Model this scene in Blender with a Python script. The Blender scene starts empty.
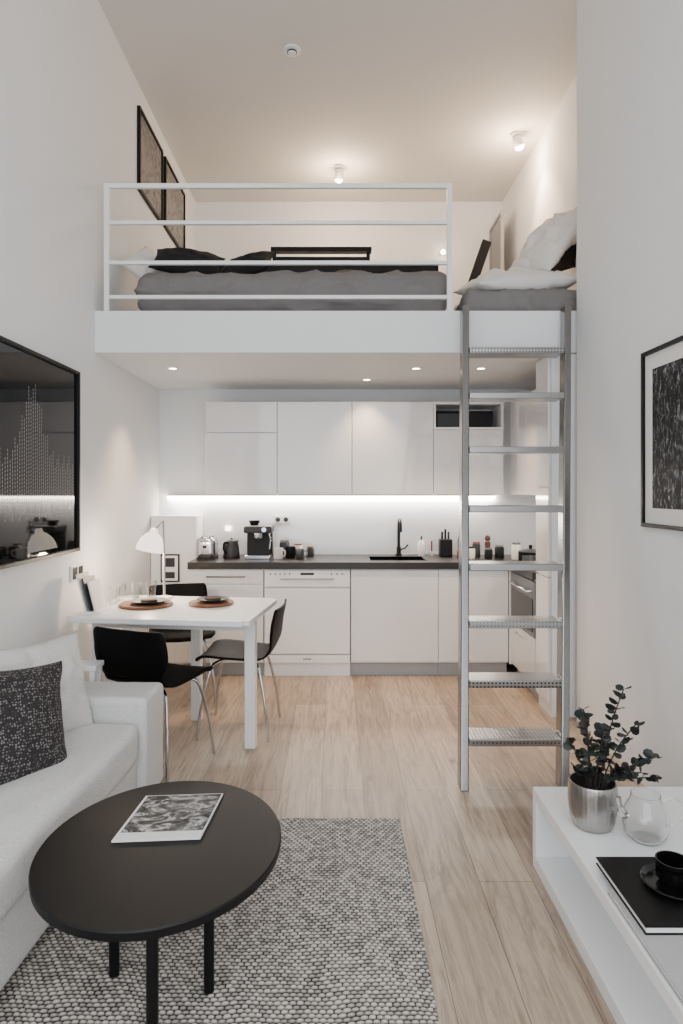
import bpy, bmesh, math, random
import numpy as np
from mathutils import Vector, Matrix, noise
random.seed(4)
C = bpy.context.scene.collection
D = bpy.data
CAMH = 1.385; F = 650.0

# ------------------------------------------------------------ materials
def srgb(r, g, b):
    f = lambda c: (c/255/12.92) if c/255 <= .04045 else ((c/255+.055)/1.055)**2.4
    return (f(r), f(g), f(b), 1)

def mat(name, col, rough=.5, metal=0, nscale=40, namt=.06, bump=0, bscale=200, trans=0, emit=0, ecol=None, coat=0, ior=1.45, bdist=.004, spec=.5):
    m = D.materials.new(name); m.use_nodes = True
    nt = m.node_tree; b = nt.nodes['Principled BSDF']
    tc = nt.nodes.new('ShaderNodeTexCoord')
    c = srgb(*col)
    n = nt.nodes.new('ShaderNodeTexNoise'); n.inputs['Scale'].default_value = nscale; n.inputs['Detail'].default_value = 4
    nt.links.new(tc.outputs['Object'], n.inputs['Vector'])
    mx = nt.nodes.new('ShaderNodeMix'); mx.data_type = 'RGBA'
    mx.inputs[6].default_value = tuple(max(0, v*(1-namt)) for v in c[:3])+(1,)
    mx.inputs[7].default_value = tuple(min(1, v*(1+namt)) for v in c[:3])+(1,)
    nt.links.new(n.outputs['Fac'], mx.inputs[0]); nt.links.new(mx.outputs[2], b.inputs['Base Color'])
    b.inputs['Roughness'].default_value = rough; b.inputs['Metallic'].default_value = metal
    b.inputs['IOR'].default_value = ior; b.inputs['Specular IOR Level'].default_value = spec
    b.inputs['Transmission Weight'].default_value = trans
    b.inputs['Coat Weight'].default_value = coat
    if emit:
        b.inputs['Emission Color'].default_value = srgb(*(ecol or col)); b.inputs['Emission Strength'].default_value = emit
    if bump:
        n2 = nt.nodes.new('ShaderNodeTexNoise'); n2.inputs['Scale'].default_value = bscale; n2.inputs['Detail'].default_value = 3
        nt.links.new(tc.outputs['Object'], n2.inputs['Vector'])
        bp = nt.nodes.new('ShaderNodeBump'); bp.inputs['Strength'].default_value = bump; bp.inputs['Distance'].default_value = bdist
        nt.links.new(n2.outputs['Fac'], bp.inputs['Height']); nt.links.new(bp.outputs['Normal'], b.inputs['Normal'])
    return m

M = {}
M['wall'] = mat('wall_paint', (233, 234, 235), .75, namt=.01, nscale=3, bump=.05, bscale=90)
M['ceil'] = mat('ceiling_paint', (220, 217, 213), .8, namt=.01, nscale=3)
M['white'] = mat('white_lacquer', (240, 240, 240), .3, namt=.01)
M['gloss'] = mat('glossy_white_front', (232, 232, 233), .09, namt=.008, coat=.5)
M['plinth'] = mat('plinth_grey', (165, 165, 167), .4)
M['black'] = mat('black_satin', (12, 12, 13), .45, namt=.1, spec=.3)
M['blackgl'] = mat('black_gloss', (10, 10, 11), .08, namt=.1)
M['artglass'] = mat('glazed_black_print', (9, 9, 10), .035, namt=.1, ior=1.38)
M['tabletop'] = mat('black_tabletop', (7, 7, 8), .5, namt=.15, nscale=120, bump=.05, spec=.35)
M['shell'] = mat('black_chair_shell', (7, 7, 7), .55, namt=.1, spec=.12)
M['chrome'] = mat('chrome', (200, 200, 205), .15, 1)
M['steel'] = mat('brushed_steel', (128, 129, 131), .34, 1, namt=.14, nscale=90)
M['ladder'] = mat('ladder_steel', (142, 141, 140), .25, 1, namt=.14, nscale=60)
M['worktop'] = mat('dark_worktop', (36, 31, 28), .32, namt=.25, nscale=60)
M['sofa'] = mat('sofa_fabric', (226, 225, 223), .95, namt=.3, nscale=190, bump=.8, bscale=220, bdist=.01)
M['cushw'] = mat('white_linen', (230, 227, 223), .95, namt=.2, nscale=170, bump=.9, bscale=200, bdist=.01)
M['duvet'] = mat('grey_duvet', (120, 117, 116), .95, namt=.12, nscale=60, bump=.5, bscale=120)
M['dkpil'] = mat('charcoal_cotton', (24, 24, 26), .95, namt=.15)
M['brown'] = mat('taupe_cotton', (88, 76, 68), .95, namt=.15)
M['wpil'] = mat('white_cotton', (226, 223, 220), .95, namt=.04)
M['gpil'] = mat('grey_cotton', (172, 170, 170), .95, namt=.05)
M['dots'] = mat('silver_ink', (165, 162, 158), .6, namt=.1)
M['wood'] = mat('serving_wood', (124, 84, 58), .5, namt=.3, nscale=25)
M['leaf'] = mat('eucalyptus_leaf', (30, 37, 33), .5, namt=.4, nscale=30)
M['stem'] = mat('dark_stem', (45, 38, 33), .7)
M['glass'] = mat('clear_glass', (250, 250, 250), .02, trans=1, ior=1.45, namt=0)
M['paper'] = mat('paper', (226, 225, 223), .7, namt=.02)
M['led'] = mat('led_strip', (255, 240, 225), .4, emit=46, ecol=(255, 240, 224))
M['bulb'] = mat('warm_bulb', (255, 235, 210), .4, emit=30, ecol=(255, 226, 190))
M['shade'] = mat('lit_lamp_shade', (246, 244, 240), .3, emit=1.8, ecol=(255, 242, 222))
M['orange'] = mat('amber_glaze', (96, 56, 36), .3)
M['red'] = mat('red_plastic', (130, 30, 30), .4)
M['porcelain'] = mat('porcelain', (225, 224, 222), .15)
M['darkgrey'] = mat('dark_grey', (46, 46, 49), .5)
M['bench'] = mat('bench_white', (238, 239, 240), .25, namt=.008)
M['silver'] = mat('ribbed_silver', (176, 172, 168), .3, 1, namt=.15, nscale=60, bump=.2, bscale=60)
M['mirror'] = mat('mirror', (120, 118, 116), .08, 1, namt=0)

def ramp_mat(name, scale, cols, rough=.6, dist=0, sc3=(1, 1, 1), pos=None, coat=0):
    m = D.materials.new(name); m.use_nodes = True; nt = m.node_tree; b = nt.nodes['Principled BSDF']
    tc = nt.nodes.new('ShaderNodeTexCoord'); mp = nt.nodes.new('ShaderNodeMapping')
    mp.inputs['Scale'].default_value = sc3
    n = nt.nodes.new('ShaderNodeTexNoise'); n.inputs['Scale'].default_value = scale; n.inputs['Detail'].default_value = 9
    n.inputs['Roughness'].default_value = .65; n.inputs['Distortion'].default_value = dist
    r = nt.nodes.new('ShaderNodeValToRGB')
    nt.links.new(tc.outputs['Object'], mp.inputs[0]); nt.links.new(mp.outputs[0], n.inputs['Vector'])
    nt.links.new(n.outputs['Fac'], r.inputs[0]); nt.links.new(r.outputs[0], b.inputs['Base Color'])
    e = r.color_ramp.elements
    while len(e) < len(cols): e.new(.5)
    for i, c in enumerate(cols):
        e[i].position = pos[i]; e[i].color = srgb(*c)
    b.inputs['Roughness'].default_value = rough; b.inputs['Coat Weight'].default_value = coat
    b.inputs['Specular IOR Level'].default_value = .2
    return m
M['forest'] = ramp_mat('forest_print', 30, [(16, 17, 19), (48, 49, 52), (165, 167, 171)], .6, 1.0, (1, 1.6, .8), [.43, .54, .71])
M['mag'] = ramp_mat('magazine_cover_print', 14, [(185, 185, 184), (90, 90, 90), (18, 18, 18)], .5, 1.6, (1, 1.8, 1), [.39, .48, .59])
M['sketch'] = ramp_mat('sketch_print', 8, [(140, 138, 136), (112, 108, 106), (40, 38, 38)], .4, 2, (1, 1, 1), [.45, .56, .68])

def dotmat(name, scale, cdot, cbase, p0, p1, rand=.35, bump=.8, metal=0, rough=.95, inv=True):
    m = D.materials.new(name); m.use_nodes = True; nt = m.node_tree; b = nt.nodes['Principled BSDF']
    tc = nt.nodes.new('ShaderNodeTexCoord')
    v = nt.nodes.new('ShaderNodeTexVoronoi'); v.inputs['Scale'].default_value = scale; v.inputs['Randomness'].default_value = rand
    r = nt.nodes.new('ShaderNodeValToRGB'); e = r.color_ramp.elements
    e[0].position = p0; e[0].color = srgb(*cdot); e[1].position = p1; e[1].color = srgb(*cbase)
    nt.links.new(tc.outputs['Object'], v.inputs['Vector']); nt.links.new(v.outputs['Distance'], r.inputs[0])
    nt.links.new(r.outputs[0], b.inputs['Base Color']); b.inputs['Roughness'].default_value = rough; b.inputs['Metallic'].default_value = metal
    bp = nt.nodes.new('ShaderNodeBump'); bp.inputs['Strength'].default_value = bump; bp.inputs['Distance'].default_value = .005; bp.invert = inv
    nt.links.new(v.outputs['Distance'], bp.inputs['Height']); nt.links.new(bp.outputs['Normal'], b.inputs['Normal'])
    return m
M['rung'] = dotmat('perforated_tread', 55, (56, 56, 57), (165, 164, 163), .2, .3, rand=0, bump=.3, metal=.95, rough=.28, inv=False)
M['knit'] = dotmat('fleck_knit', 105, (140, 134, 131), (40, 37, 38), .16, .42, rand=.55, bump=.8)

def floor_mat():
    m = D.materials.new('oak_planks'); m.use_nodes = True; nt = m.node_tree; b = nt.nodes['Principled BSDF']; L = nt.links.new
    tc = nt.nodes.new('ShaderNodeTexCoord'); mp = nt.nodes.new('ShaderNodeMapping'); mp.inputs['Rotation'].default_value = (0, 0, math.pi/2)
    mp.inputs['Location'].default_value = (.4, .06, 0)
    L(tc.outputs['Object'], mp.inputs[0])
    br = nt.nodes.new('ShaderNodeTexBrick'); br.inputs['Scale'].default_value = 1; br.inputs['Brick Width'].default_value = 1.9
    br.inputs['Row Height'].default_value = .19; br.inputs['Mortar Size'].default_value = .0012; br.offset = .37
    br.inputs['Color1'].default_value = srgb(192, 174, 155); br.inputs['Color2'].default_value = srgb(164, 146, 128); br.inputs['Mortar'].default_value = srgb(98, 84, 72)
    L(mp.outputs[0], br.inputs['Vector'])
    m2 = nt.nodes.new('ShaderNodeMapping'); m2.inputs['Scale'].default_value = (13, 1.0, 1); L(tc.outputs['Object'], m2.inputs[0])
    n = nt.nodes.new('ShaderNodeTexNoise'); n.inputs['Scale'].default_value = 2.4; n.inputs['Detail'].default_value = 10; n.inputs['Roughness'].default_value = .72; n.inputs['Distortion'].default_value = 1.3
    L(m2.outputs[0], n.inputs['Vector'])
    r = nt.nodes.new('ShaderNodeValToRGB'); e = r.color_ramp.elements; e[0].position = .35; e[0].color = (.46, .43, .40, 1); e[1].position = .58; e[1].color = (1.06, 1.06, 1.06, 1)
    L(n.outputs['Fac'], r.inputs[0])
    mx = nt.nodes.new('ShaderNodeMix'); mx.data_type = 'RGBA'; mx.blend_type = 'MULTIPLY'; mx.inputs[0].default_value = .85
    L(br.outputs['Color'], mx.inputs[6]); L(r.outputs[0], mx.inputs[7])
    m3 = nt.nodes.new('ShaderNodeMapping'); m3.inputs['Scale'].default_value = (2.6, 1.1, 1); L(tc.outputs['Object'], m3.inputs[0])
    v = nt.nodes.new('ShaderNodeTexVoronoi'); v.inputs['Scale'].default_value = 1.7; L(m3.outputs[0], v.inputs['Vector'])
    r3 = nt.nodes.new('ShaderNodeValToRGB'); e = r3.color_ramp.elements; e[0].position = .02; e[0].color = (.35, .28, .22, 1); e[1].position = .1; e[1].color = (1, 1, 1, 1)
    L(v.outputs['Distance'], r3.inputs[0])
    mx2 = nt.nodes.new('ShaderNodeMix'); mx2.data_type = 'RGBA'; mx2.blend_type = 'MULTIPLY'; mx2.inputs[0].default_value = .85
    L(mx.outputs[2], mx2.inputs[6]); L(r3.outputs[0], mx2.inputs[7]); L(mx2.outputs[2], b.inputs['Base Color'])
    b.inputs['Roughness'].default_value = .36
    bp = nt.nodes.new('ShaderNodeBump'); bp.inputs['Strength'].default_value = .15; bp.inputs['Distance'].default_value = .002
    L(n.outputs['Fac'], bp.inputs['Height']); L(bp.outputs['Normal'], b.inputs['Normal'])
    return m
M['floor'] = floor_mat()

# ------------------------------------------------------------ mesh helpers
def finish(name, bm, m, parent=None, bevel=0, smooth=None, loc=None, segs=2):
    me = D.meshes.new(name); bmesh.ops.recalc_face_normals(bm, faces=bm.faces); bm.to_mesh(me); bm.free()
    o = D.objects.new(name, me); C.objects.link(o)
    if m: me.materials.append(m)
    if parent: o.parent = parent
    if loc: o.location = loc
    if smooth is not None:
        me.polygons.foreach_set('use_smooth', [True]*len(me.polygons))
        if smooth < 180: me.set_sharp_from_angle(angle=math.radians(smooth))
    if bevel:
        md = o.modifiers.new('bevel', 'BEVEL'); md.width = bevel; md.segments = segs; md.limit_method = 'ANGLE'
    return o

def tag(o, label, cat, group=None):
    o['label'] = label; o['category'] = cat
    if group: o['group'] = group
    return o

def root(name, label, cat, loc=(0, 0, 0), rot=0, group=None):
    e = D.objects.new(name, None); e.empty_display_size = .05; C.objects.link(e); e.location = loc; e.rotation_euler = (0, 0, math.radians(rot))
    return tag(e, label, cat, group)

def B(x0, x1, y0, y1, z0, z1, bm=None):
    bm = bm or bmesh.new()
    vs = [bm.verts.new((x, y, z)) for z in (z0, z1) for y in (y0, y1) for x in (x0, x1)]
    for f in ((0, 1, 3, 2), (4, 6, 7, 5), (0, 4, 5, 1), (2, 3, 7, 6), (0, 2, 6, 4), (1, 5, 7, 3)):
        bm.faces.new([vs[i] for i in f])
    return bm

def lathe(prof, n=40, bm=None, c=(0, 0)):
    bm = bm or bmesh.new(); rings = []
    for r, z in prof:
        if r < 1e-5: rings.append([bm.verts.new((c[0], c[1], z))])
        else: rings.append([bm.verts.new((c[0]+r*math.cos(2*math.pi*i/n), c[1]+r*math.sin(2*math.pi*i/n), z)) for i in range(n)])
    for a, b in zip(rings, rings[1:]):
        for i in range(n):
            j = (i+1) % n
            if len(a) == 1 and len(b) == 1: continue
            if len(a) == 1: bm.faces.new((a[0], b[i], b[j]))
            elif len(b) == 1: bm.faces.new((a[i], a[j], b[0]))
            else: bm.faces.new((a[i], a[j], b[j], b[i]))
    return bm

def tube(pts, r, n=10, bm=None):
    bm = bm or bmesh.new(); pts = [Vector(p) for p in pts]; rs = r if isinstance(r, (list, tuple)) else [r]*len(pts)
    rings = []; up = None
    for i, p in enumerate(pts):
        t = (pts[min(i+1, len(pts)-1)]-pts[max(i-1, 0)]).normalized()
        if up is None: up = t.orthogonal().normalized()
        else:
            up = (up - t*up.dot(t)); up = up.normalized() if up.length > 1e-6 else t.orthogonal().normalized()
        s = t.cross(up)
        rings.append([bm.verts.new(p+rs[i]*(math.cos(2*math.pi*k/n)*up+math.sin(2*math.pi*k/n)*s)) for k in range(n)])
    for a, b in zip(rings, rings[1:]):
        for k in range(n): bm.faces.new((a[k], a[(k+1) % n], b[(k+1) % n], b[k]))
    bm.faces.new(rings[0][::-1]); bm.faces.new(rings[-1])
    return bm

def smoothpath(pts, n=6):
    pts = [Vector(p) for p in pts]; out = []
    P = [pts[0]*2-pts[1]]+pts+[pts[-1]*2-pts[-2]]
    for i in range(1, len(P)-2):
        for k in range(n):
            t = k/n; a, b, c, d = P[i-1:i+3]
            out.append(.5*((2*b)+(c-a)*t+(2*a-5*b+4*c-d)*t*t+(3*b-a-3*c+d)*t**3))
    out.append(pts[-1]); return out

def soft(dx, dy, dz, r, cuts=16, amp=0, fs=4, seed=0, puff=0, aniso=(1, 1, 1), ridge=0):
    """rounded, slightly wrinkled box centred at origin"""
    bm = bmesh.new(); bmesh.ops.create_cube(bm, size=2)
    bmesh.ops.subdivide_edges(bm, edges=bm.edges[:], cuts=cuts, use_grid_fill=True)
    h = Vector((dx/2, dy/2, dz/2)); inn = Vector([max(a-r, .0) for a in h]); an = Vector(aniso)
    for v in bm.verts:
        q = Vector([v.co[i]*h[i] for i in range(3)])
        c = Vector([max(-inn[i], min(inn[i], q[i])) for i in range(3)])
        d = q-c
        q2 = c + (Vector([d[i]/max(h[i]-inn[i], 1e-6) for i in range(3)]).normalized()*r if d.length > 1e-7 else Vector())
        if puff: q2.z += puff*(1-v.co.x**2)*(1-v.co.y**2)*(1 if v.co.z > 0 else 0)
        if amp or ridge:
            qa = Vector((q2.x*an.x, q2.y*an.y, q2.z*an.z))
            k = noise.noise(qa*fs+Vector((seed, 0, seed*2))); k2 = noise.noise(qa*fs*2.7+Vector((seed, 5, 0)))
            rr = 1-abs(noise.noise(qa*fs*1.4+Vector((3, seed, 1))))*2.4
            nn = (q2-c*.9); nn = nn.normalized() if nn.length > 1e-6 else Vector((0, 0, 1))
            q2 += nn*((k+.5*k2)*amp+max(0, rr)**2*ridge)
        v.co = q2
    return bm

def pillow(w, h, t, n=26, amp=.014, seed=0):
    bm = bmesh.new(); g = {}
    for s in (0, 1):
        for i in range(n+1):
            for j in range(n+1):
                u = -1+2*i/n; v = -1+2*j/n
                edge = i in (0, n) or j in (0, n)
                if s and edge: g[(1, i, j)] = g[(0, i, j)]; continue
                pin = 1-.09*(1-abs(u)**2)
                pin2 = 1-.09*(1-abs(v)**2)
                th = t/2*((1-u**2)**.6*(1-v**2)**.6)
                k = noise.noise(Vector((u*2.2+seed, v*2.2, seed+s)))+.8*noise.noise(Vector((u*5+seed, v*5, s)))
                z = (th+amp*k*(1-u**4)*(1-v**4))*(1 if s else -1) if not edge else .01*noise.noise(Vector((u*3, v*3, seed)))
                g[(s, i, j)] = bm.verts.new((u*w/2*pin2, v*h/2*pin, z))
    for s in (0, 1):
        for i in range(n):
            for j in range(n):
                bm.faces.new((g[(s, i, j)], g[(s, i+1, j)], g[(s, i+1, j+1)], g[(s, i, j+1)]))
    return bm

def placed(o, loc, rot):
    o.location = loc; o.rotation_euler = [math.radians(a) for a in rot]; return o

def struct(name, bm, m, **k):
    o = finish(name, bm, m, **k); o['kind'] = 'structure'; return o

# ------------------------------------------------------------ room shell
XL, XR, XR2 = -1.46, 1.45, 1.75
H = 4.4; LB, LT = 2.22, 2.475; LY = 3.95; KB = 5.4; BY = 6.8
struct('floor', B(XL-.1, XR2+.1, -.8, BY+.1, -.1, 0), M['floor'])
struct('ceiling', B(XL-.1, XR2+.1, -.8, BY+.1, H, H+.1), M['ceil'])
struct('wall_left', B(XL-.1, XL, -.8, BY+.1, 0, H), M['wall'])
struct('wall_right', B(XR, XR2, -.8, 3.9, 0, H), M['wall'])
struct('wall_right_rear', B(XR2, XR2+.1, -.8, BY+.1, 0, H), M['wall'])
struct('wall_back', B(XL, XR2, BY, BY+.1, 0, H), M['wall'])
struct('wall_kitchen', B(XL, XR2, KB, KB+.1, 0, LB), M['wall'])
struct('floor_loft', B(XL, XR2, LY, BY, LB, LT), M['wall'], bevel=.004)
bm = B(XL, XR, -.8, -.7, 0, .25); B(XL, XR, -.8, -.7, 4.1, H, bm); B(XL, XL+.15, -.8, -.7, .25, 4.1, bm); B(XR-.15, XR, -.8, -.7, .25, 4.1, bm)
struct('wall_front', bm, M['wall'])
bm = B(XL+.15, XR-.15, -.78, -.72, .25, .31); B(XL+.15, XR-.15, -.78, -.72, 4.04, 4.1, bm); B(-.03, .03, -.78, -.72, .31, 4.04, bm); B(XL+.15, XR-.15, -.78, -.72, 2.3, 2.36, bm)
struct('window_1', bm, M['white'])

# ------------------------------------------------------------ kitchen
KF = 4.815
def base_cab(x0, x1, label, kind='door'):
    r = root('base_cabinet', label, 'kitchen cabinet', ((x0+x1)/2, KF, 0)); w = (x1-x0)/2
    finish('body', B(-w+.001, w-.001, .022, .575, .1, .798), M['white'], r)
    finish('plinth', B(-w+.001, w-.001, .05, .07, 0, .1), M['plinth'], r)
    if kind == 'door':
        finish('door', B(-w+.002, w-.002, 0, .02, .112, .79), M['gloss'], r, bevel=.002)
    else:
        dr = finish('drawer', B(-w+.002, w-.002, 0, .02, .69, .79), M['gloss'], r, bevel=.002)
        finish('handle', tube([(-.14, -.0, .745), (-.14, -.025, .745), (.14, -.025, .745), (.14, 0, .745)], .006), M['steel'], dr, smooth=60)
        finish('door', B(-w+.002, w-.002, 0, .02, .112, .685), M['gloss'], r, bevel=.002)
    return r
base_cab(-1.09, -.53, 'white glossy base cabinet with top drawer and bar handle', 'drawer')
base_cab(.118, .765, 'white glossy handleless base cabinet under the sink')
base_cab(.765, 1.285, 'white glossy handleless base cabinet beside the oven corner')
r = root('dishwasher', 'white freestanding dishwasher built under dark worktop', 'dishwasher', (-.206, KF, 0)); w = .32
finish('body', B(-w, w, .022, .575, .1, .797), M['white'], r, bevel=.002)
finish('plinth', B(-w, w, .03, .06, 0, .1), M['white'], r)
finish('door', B(-w+.004, w-.004, -.004, .02, .17, .655), M['white'], r, bevel=.006)
cp = finish('control_panel', B(-w+.004, w-.004, -.004, .02, .665, .79), M['white'], r, bevel=.006)
finish('handle', B(-.2, .2, -.012, -.003, .72, .732), M['plinth'], cp, bevel=.002)
finish('display', B(-.05, .05, -.0055, -.003, .755, .772), M['darkgrey'], cp)
RX90 = Matrix.Rotation(math.pi/2, 4, 'X')
for i in range(5):
    finish('button', lathe([(0, 0), (.006, 0), (.006, .004), (0, .004)], 12), M['darkgrey'], cp).matrix_local = Matrix.Translation((-.27+i*.035, -.003, .763)) @ RX90
for i in range(3):
    finish('button', lathe([(0, 0), (.006, 0), (.006, .004), (0, .004)], 12), M['darkgrey'], cp).matrix_local = Matrix.Translation((.18+i*.04, -.003, .763)) @ RX90
finish('kick_plate', B(-w+.004, w-.004, -.002, .02, .105, .162), M['white'], r, bevel=.002)
finish('badge', B(-.03, .03, -.004, -.001, .13, .137), M['darkgrey'], r)

sx0, sx1, sy0, sy1 = .26, .70, 4.93, 5.22; T0, T1 = .8, .85
bm = B(-1.09, sx0, KF-.015, KB-.002, T0, T1); B(sx1, 1.745, KF-.015, KB-.002, T0, T1, bm)
B(sx0, sx1, KF-.015, sy0, T0, T1, bm); B(sx0, sx1, sy1, KB-.002, T0, T1, bm); B(1.28, 1.745, 4.215, KF-.015, T0, T1, bm)
tag(finish('worktop', bm, M['worktop']), 'dark stained worktop running along kitchen wall', 'countertop')
r = root('sink', 'black undermounted kitchen sink in dark worktop', 'sink', ((sx0+sx1)/2, (sy0+sy1)/2, T0)); w, d = (sx1-sx0)/2-.002, (sy1-sy0)/2-.002
bm = B(-w, w, -d, d, .002, .006); B(-w, -w+.008, -d, d, .006, .052, bm); B(w-.008, w, -d, d, .006, .052, bm); B(-w, w, -d, -d+.008, .006, .052, bm); B(-w, w, d-.008, d, .006, .052, bm)
finish('basin', bm, M['blackgl'], r)
finish('drain', lathe([(0, .007), (.025, .007), (.03, .009), (0, .01)], 20), M['chrome'], r)
r = root('faucet', 'matte black gooseneck kitchen faucet behind the sink', 'faucet', (.52, 5.3, T1))
finish('base', lathe([(0, 0), (.026, 0), (.026, .012), (.018, .016), (.018, .07), (0, .07)], 20), M['black'], r, smooth=40)
finish('spout', tube(smoothpath([(0, 0, .06), (0, 0, .2), (0, -.02, .275), (0, -.08, .3), (0, -.14, .27), (0, -.15, .2)]), .0125, 12), M['black'], r, smooth=60)
finish('lever', tube([(.015, 0, .05), (.05, 0, .06), (.075, -.005, .09)], .006), M['black'], r, smooth=60)

UF = 5.05; U0, U1 = 1.355, 2.07
def upper(x0, x1, label, split=None, niche=False):
    r = root('wall_cabinet', label, 'kitchen cabinet', ((x0+x1)/2, UF, U0)); w = (x1-x0)/2; h = U1-U0
    if niche:
        finish('body', B(-w+.001, w-.001, .022, .348, 0, split-.01), M['white'], r)
        bm = B(-w+.001, -w+.018, 0, .348, split-.01, h); B(w-.018, w-.001, 0, .348, split-.01, h, bm); B(-w+.018, w-.018, 0, .348, h-.018, h, bm); B(-w+.018, w-.018, 0, .348, split-.01, split+.008, bm)
        B(-w+.018, w-.018, .34, .348, split+.008, h-.018, bm)
        finish('open_shelf', bm, M['white'], r)
        finish('door', B(-w+.002, w-.002, 0, .02, -.005, split-.014), M['gloss'], r, bevel=.002)
        return r
    finish('body', B(-w+.001, w-.001, .022, .348, 0, h), M['white'], r)
    if split:
        finish('door', B(-w+.002, w-.002, 0, .02, -.005, split-.002), M['gloss'], r, bevel=.002)
        finish('door', B(-w+.002, w-.002, 0, .02, split+.002, h), M['gloss'], r, bevel=.002)
    else: finish('door', B(-w+.002, w-.002, 0, .02, -.005, h), M['gloss'], r, bevel=.002)
upper(-1.01, -.45, 'white glossy wall cabinet with two stacked doors', .475)
upper(-.45, .132, 'white glossy wall cabinet with a single tall door')
upper(.132, .765, 'wide white glossy wall cabinet with a single door')
upper(.765, 1.31, 'white wall cabinet with open shelf above its door', .51, True)
r = root('storage_box', 'dark woven storage box in open cabinet shelf', 'box', (.9, 5.2, U0+.518)); finish('body', B(-.1, .1, -.1, .1, 0, .12), M['darkgrey'], r, bevel=.01); finish('lid', B(-.105, .105, -.105, .105, .12, .135), M['black'], r, bevel=.004)
r = root('storage_box', 'low black storage box in open cabinet shelf', 'box', (1.14, 5.2, U0+.518)); finish('body', B(-.1, .1, -.1, .1, 0, .13), M['black'], r, bevel=.01); finish('lid', B(-.105, .105, -.105, .105, .13, .145), M['steel'], r, bevel=.004)
r = root('led_light', 'slim glowing under-cabinet light strip on backsplash', 'light', (-.03, KB, 1.325))
finish('housing', B(-1.35, 1.35, -.035, -.001, .010, .018), M['steel'], r)
finish('diffuser', B(-1.35, 1.35, -.035, -.001, -.014, .010), M['led'], r)
tag(finish('backsplash', B(-1.07, 1.74, KB-.009, KB-.001, T1+.001, 1.29), M['gloss']), 'glossy white backsplash panel behind the worktop', 'backsplash')

XF = 1.30
r = root('oven_cabinet', 'white base cabinet housing compact oven', 'kitchen cabinet', (XF, 4.52, 0))
finish('body', B(.022, .44, -.3, .295, .1, .798), M['white'], r)
finish('filler_strip', B(-.012, .02, .278, .295, .1, .795), M['white'], r)
finish('plinth', B(.05, .07, -.3, .295, 0, .1), M['plinth'], r)
ov = finish('oven', B(-.004, .02, -.295, .275, .42, .785), M['steel'], r, bevel=.003)
finish('oven_window', B(-.008, -.003, -.26, .24, .45, .67), M['blackgl'], ov, bevel=.001)
finish('handle', tube([(0, -.22, .715), (-.03, -.22, .715), (-.03, .2, .715), (0, .2, .715)], .008), M['chrome'], ov, smooth=60)
dr = finish('drawer', B(0, .02, -.298, .273, .112, .415), M['gloss'], r, bevel=.002)
finish('handle', tube([(0, -.1, .375), (-.02, -.1, .375), (-.02, .1, .375), (0, .1, .375)], .004), M['chrome'], dr, smooth=60)
r = root('tall_cabinet', 'narrow tall white glossy pantry cabinet under the loft', 'kitchen cabinet', (XF, 4.09, 0))
finish('body', B(.02, .445, -.125, .12, 0, 2.215), M['white'], r)
for a, b in ((.08, .846), (.854, 1.4), (1.408, 2.21)):
    finish('door', B(0, .018, -.123, .118, a, b), M['gloss'], r, bevel=.003)
r = root('wall_cabinet', 'white wall cabinet turning the kitchen corner', 'kitchen cabinet', (1.36, 4.63, U0))
finish('body', B(.022, .385, -.41, .41, 0, U1-U0), M['white'], r)
finish('door', B(0, .02, -.408, -.002, -.005, U1-U0), M['gloss'], r, bevel=.002); finish('door', B(0, .02, .002, .408, -.005, U1-U0), M['gloss'], r, bevel=.002)

r = root('utility_cabinet', 'white half-height utility cabinet in kitchen corner', 'cabinet', (-1.275, 5.13, 0))
finish('body', B(-.18, .178, .02, .265, 0, 1.18), M['white'], r, bevel=.003)
finish('door', B(-.178, .176, 0, .018, .02, 1.175), M['white'], r, bevel=.002)
cp = finish('control_panel', B(-.1, .05, -.012, 0, .66, .88), M['black'], r, bevel=.003)
finish('face', B(-.088, .038, -.015, -.012, .672, .868), M['white'], cp); finish('screen', B(-.065, .015, -.017, -.015, .78, .85), M['darkgrey'], cp)
finish('switch', B(-.065, .015, -.017, -.015, .69, .74), M['darkgrey'], cp)

r = root('toaster', 'brushed steel toaster on dark worktop', 'toaster', (-.995, 5.08, T1))
finish('body', soft(.14, .22, .16, .035, 10), M['chrome'], r, smooth=60, loc=(0, 0, .09)); finish('base', B(-.065, .065, -.1, .1, 0, .018), M['black'], r)
bm = B(-.04, -.012, -.08, .08, .165, .172); B(.012, .04, -.08, .08, .165, .172, bm); finish('slot', bm, M['black'], r); finish('lever', B(-.012, .012, -.125, -.105, .09, .11), M['black'], r)
r = root('kettle', 'small black and steel electric kettle', 'kettle', (-.82, 5.15, T1), 60)
finish('body', lathe([(0, .01), (.062, .01), (.064, .03), (.056, .1), (.046, .13), (0, .13)]), M['darkgrey'], r, smooth=50)
finish('base', lathe([(0, 0), (.066, 0), (.066, .01), (0, .01)]), M['black'], r); finish('lid', lathe([(.046, .13), (.03, .143), (.01, .145), (.01, .155), (0, .157)]), M['black'], r, smooth=50)
finish('handle', tube(smoothpath([(-.05, 0, .125), (-.09, 0, .12), (-.095, 0, .07), (-.06, 0, .04)]), .008), M['black'], r, smooth=60)
finish('spout', tube([(.05, 0, .09), (.078, 0, .13)], [.014, .009]), M['darkgrey'], r, smooth=60)
r = root('coffee_machine', 'black espresso machine with chrome fittings on worktop', 'coffee machine', (-.60, 5.13, T1))
finish('body', B(-.1, .1, .03, .14, 0, .22), M['black'], r, bevel=.012); finish('head', B(-.11, .11, -.1, .14, .2, .255), M['darkgrey'], r, bevel=.012)
finish('drip_tray', B(-.1, .1, -.12, .03, 0, .03), M['chrome'], r, bevel=.006); finish('group_head', lathe([(0, .16), (.03, .16), (.032, .2), (0, .2)], 20, c=(0, -.04)), M['chrome'], r, smooth=40)
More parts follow.
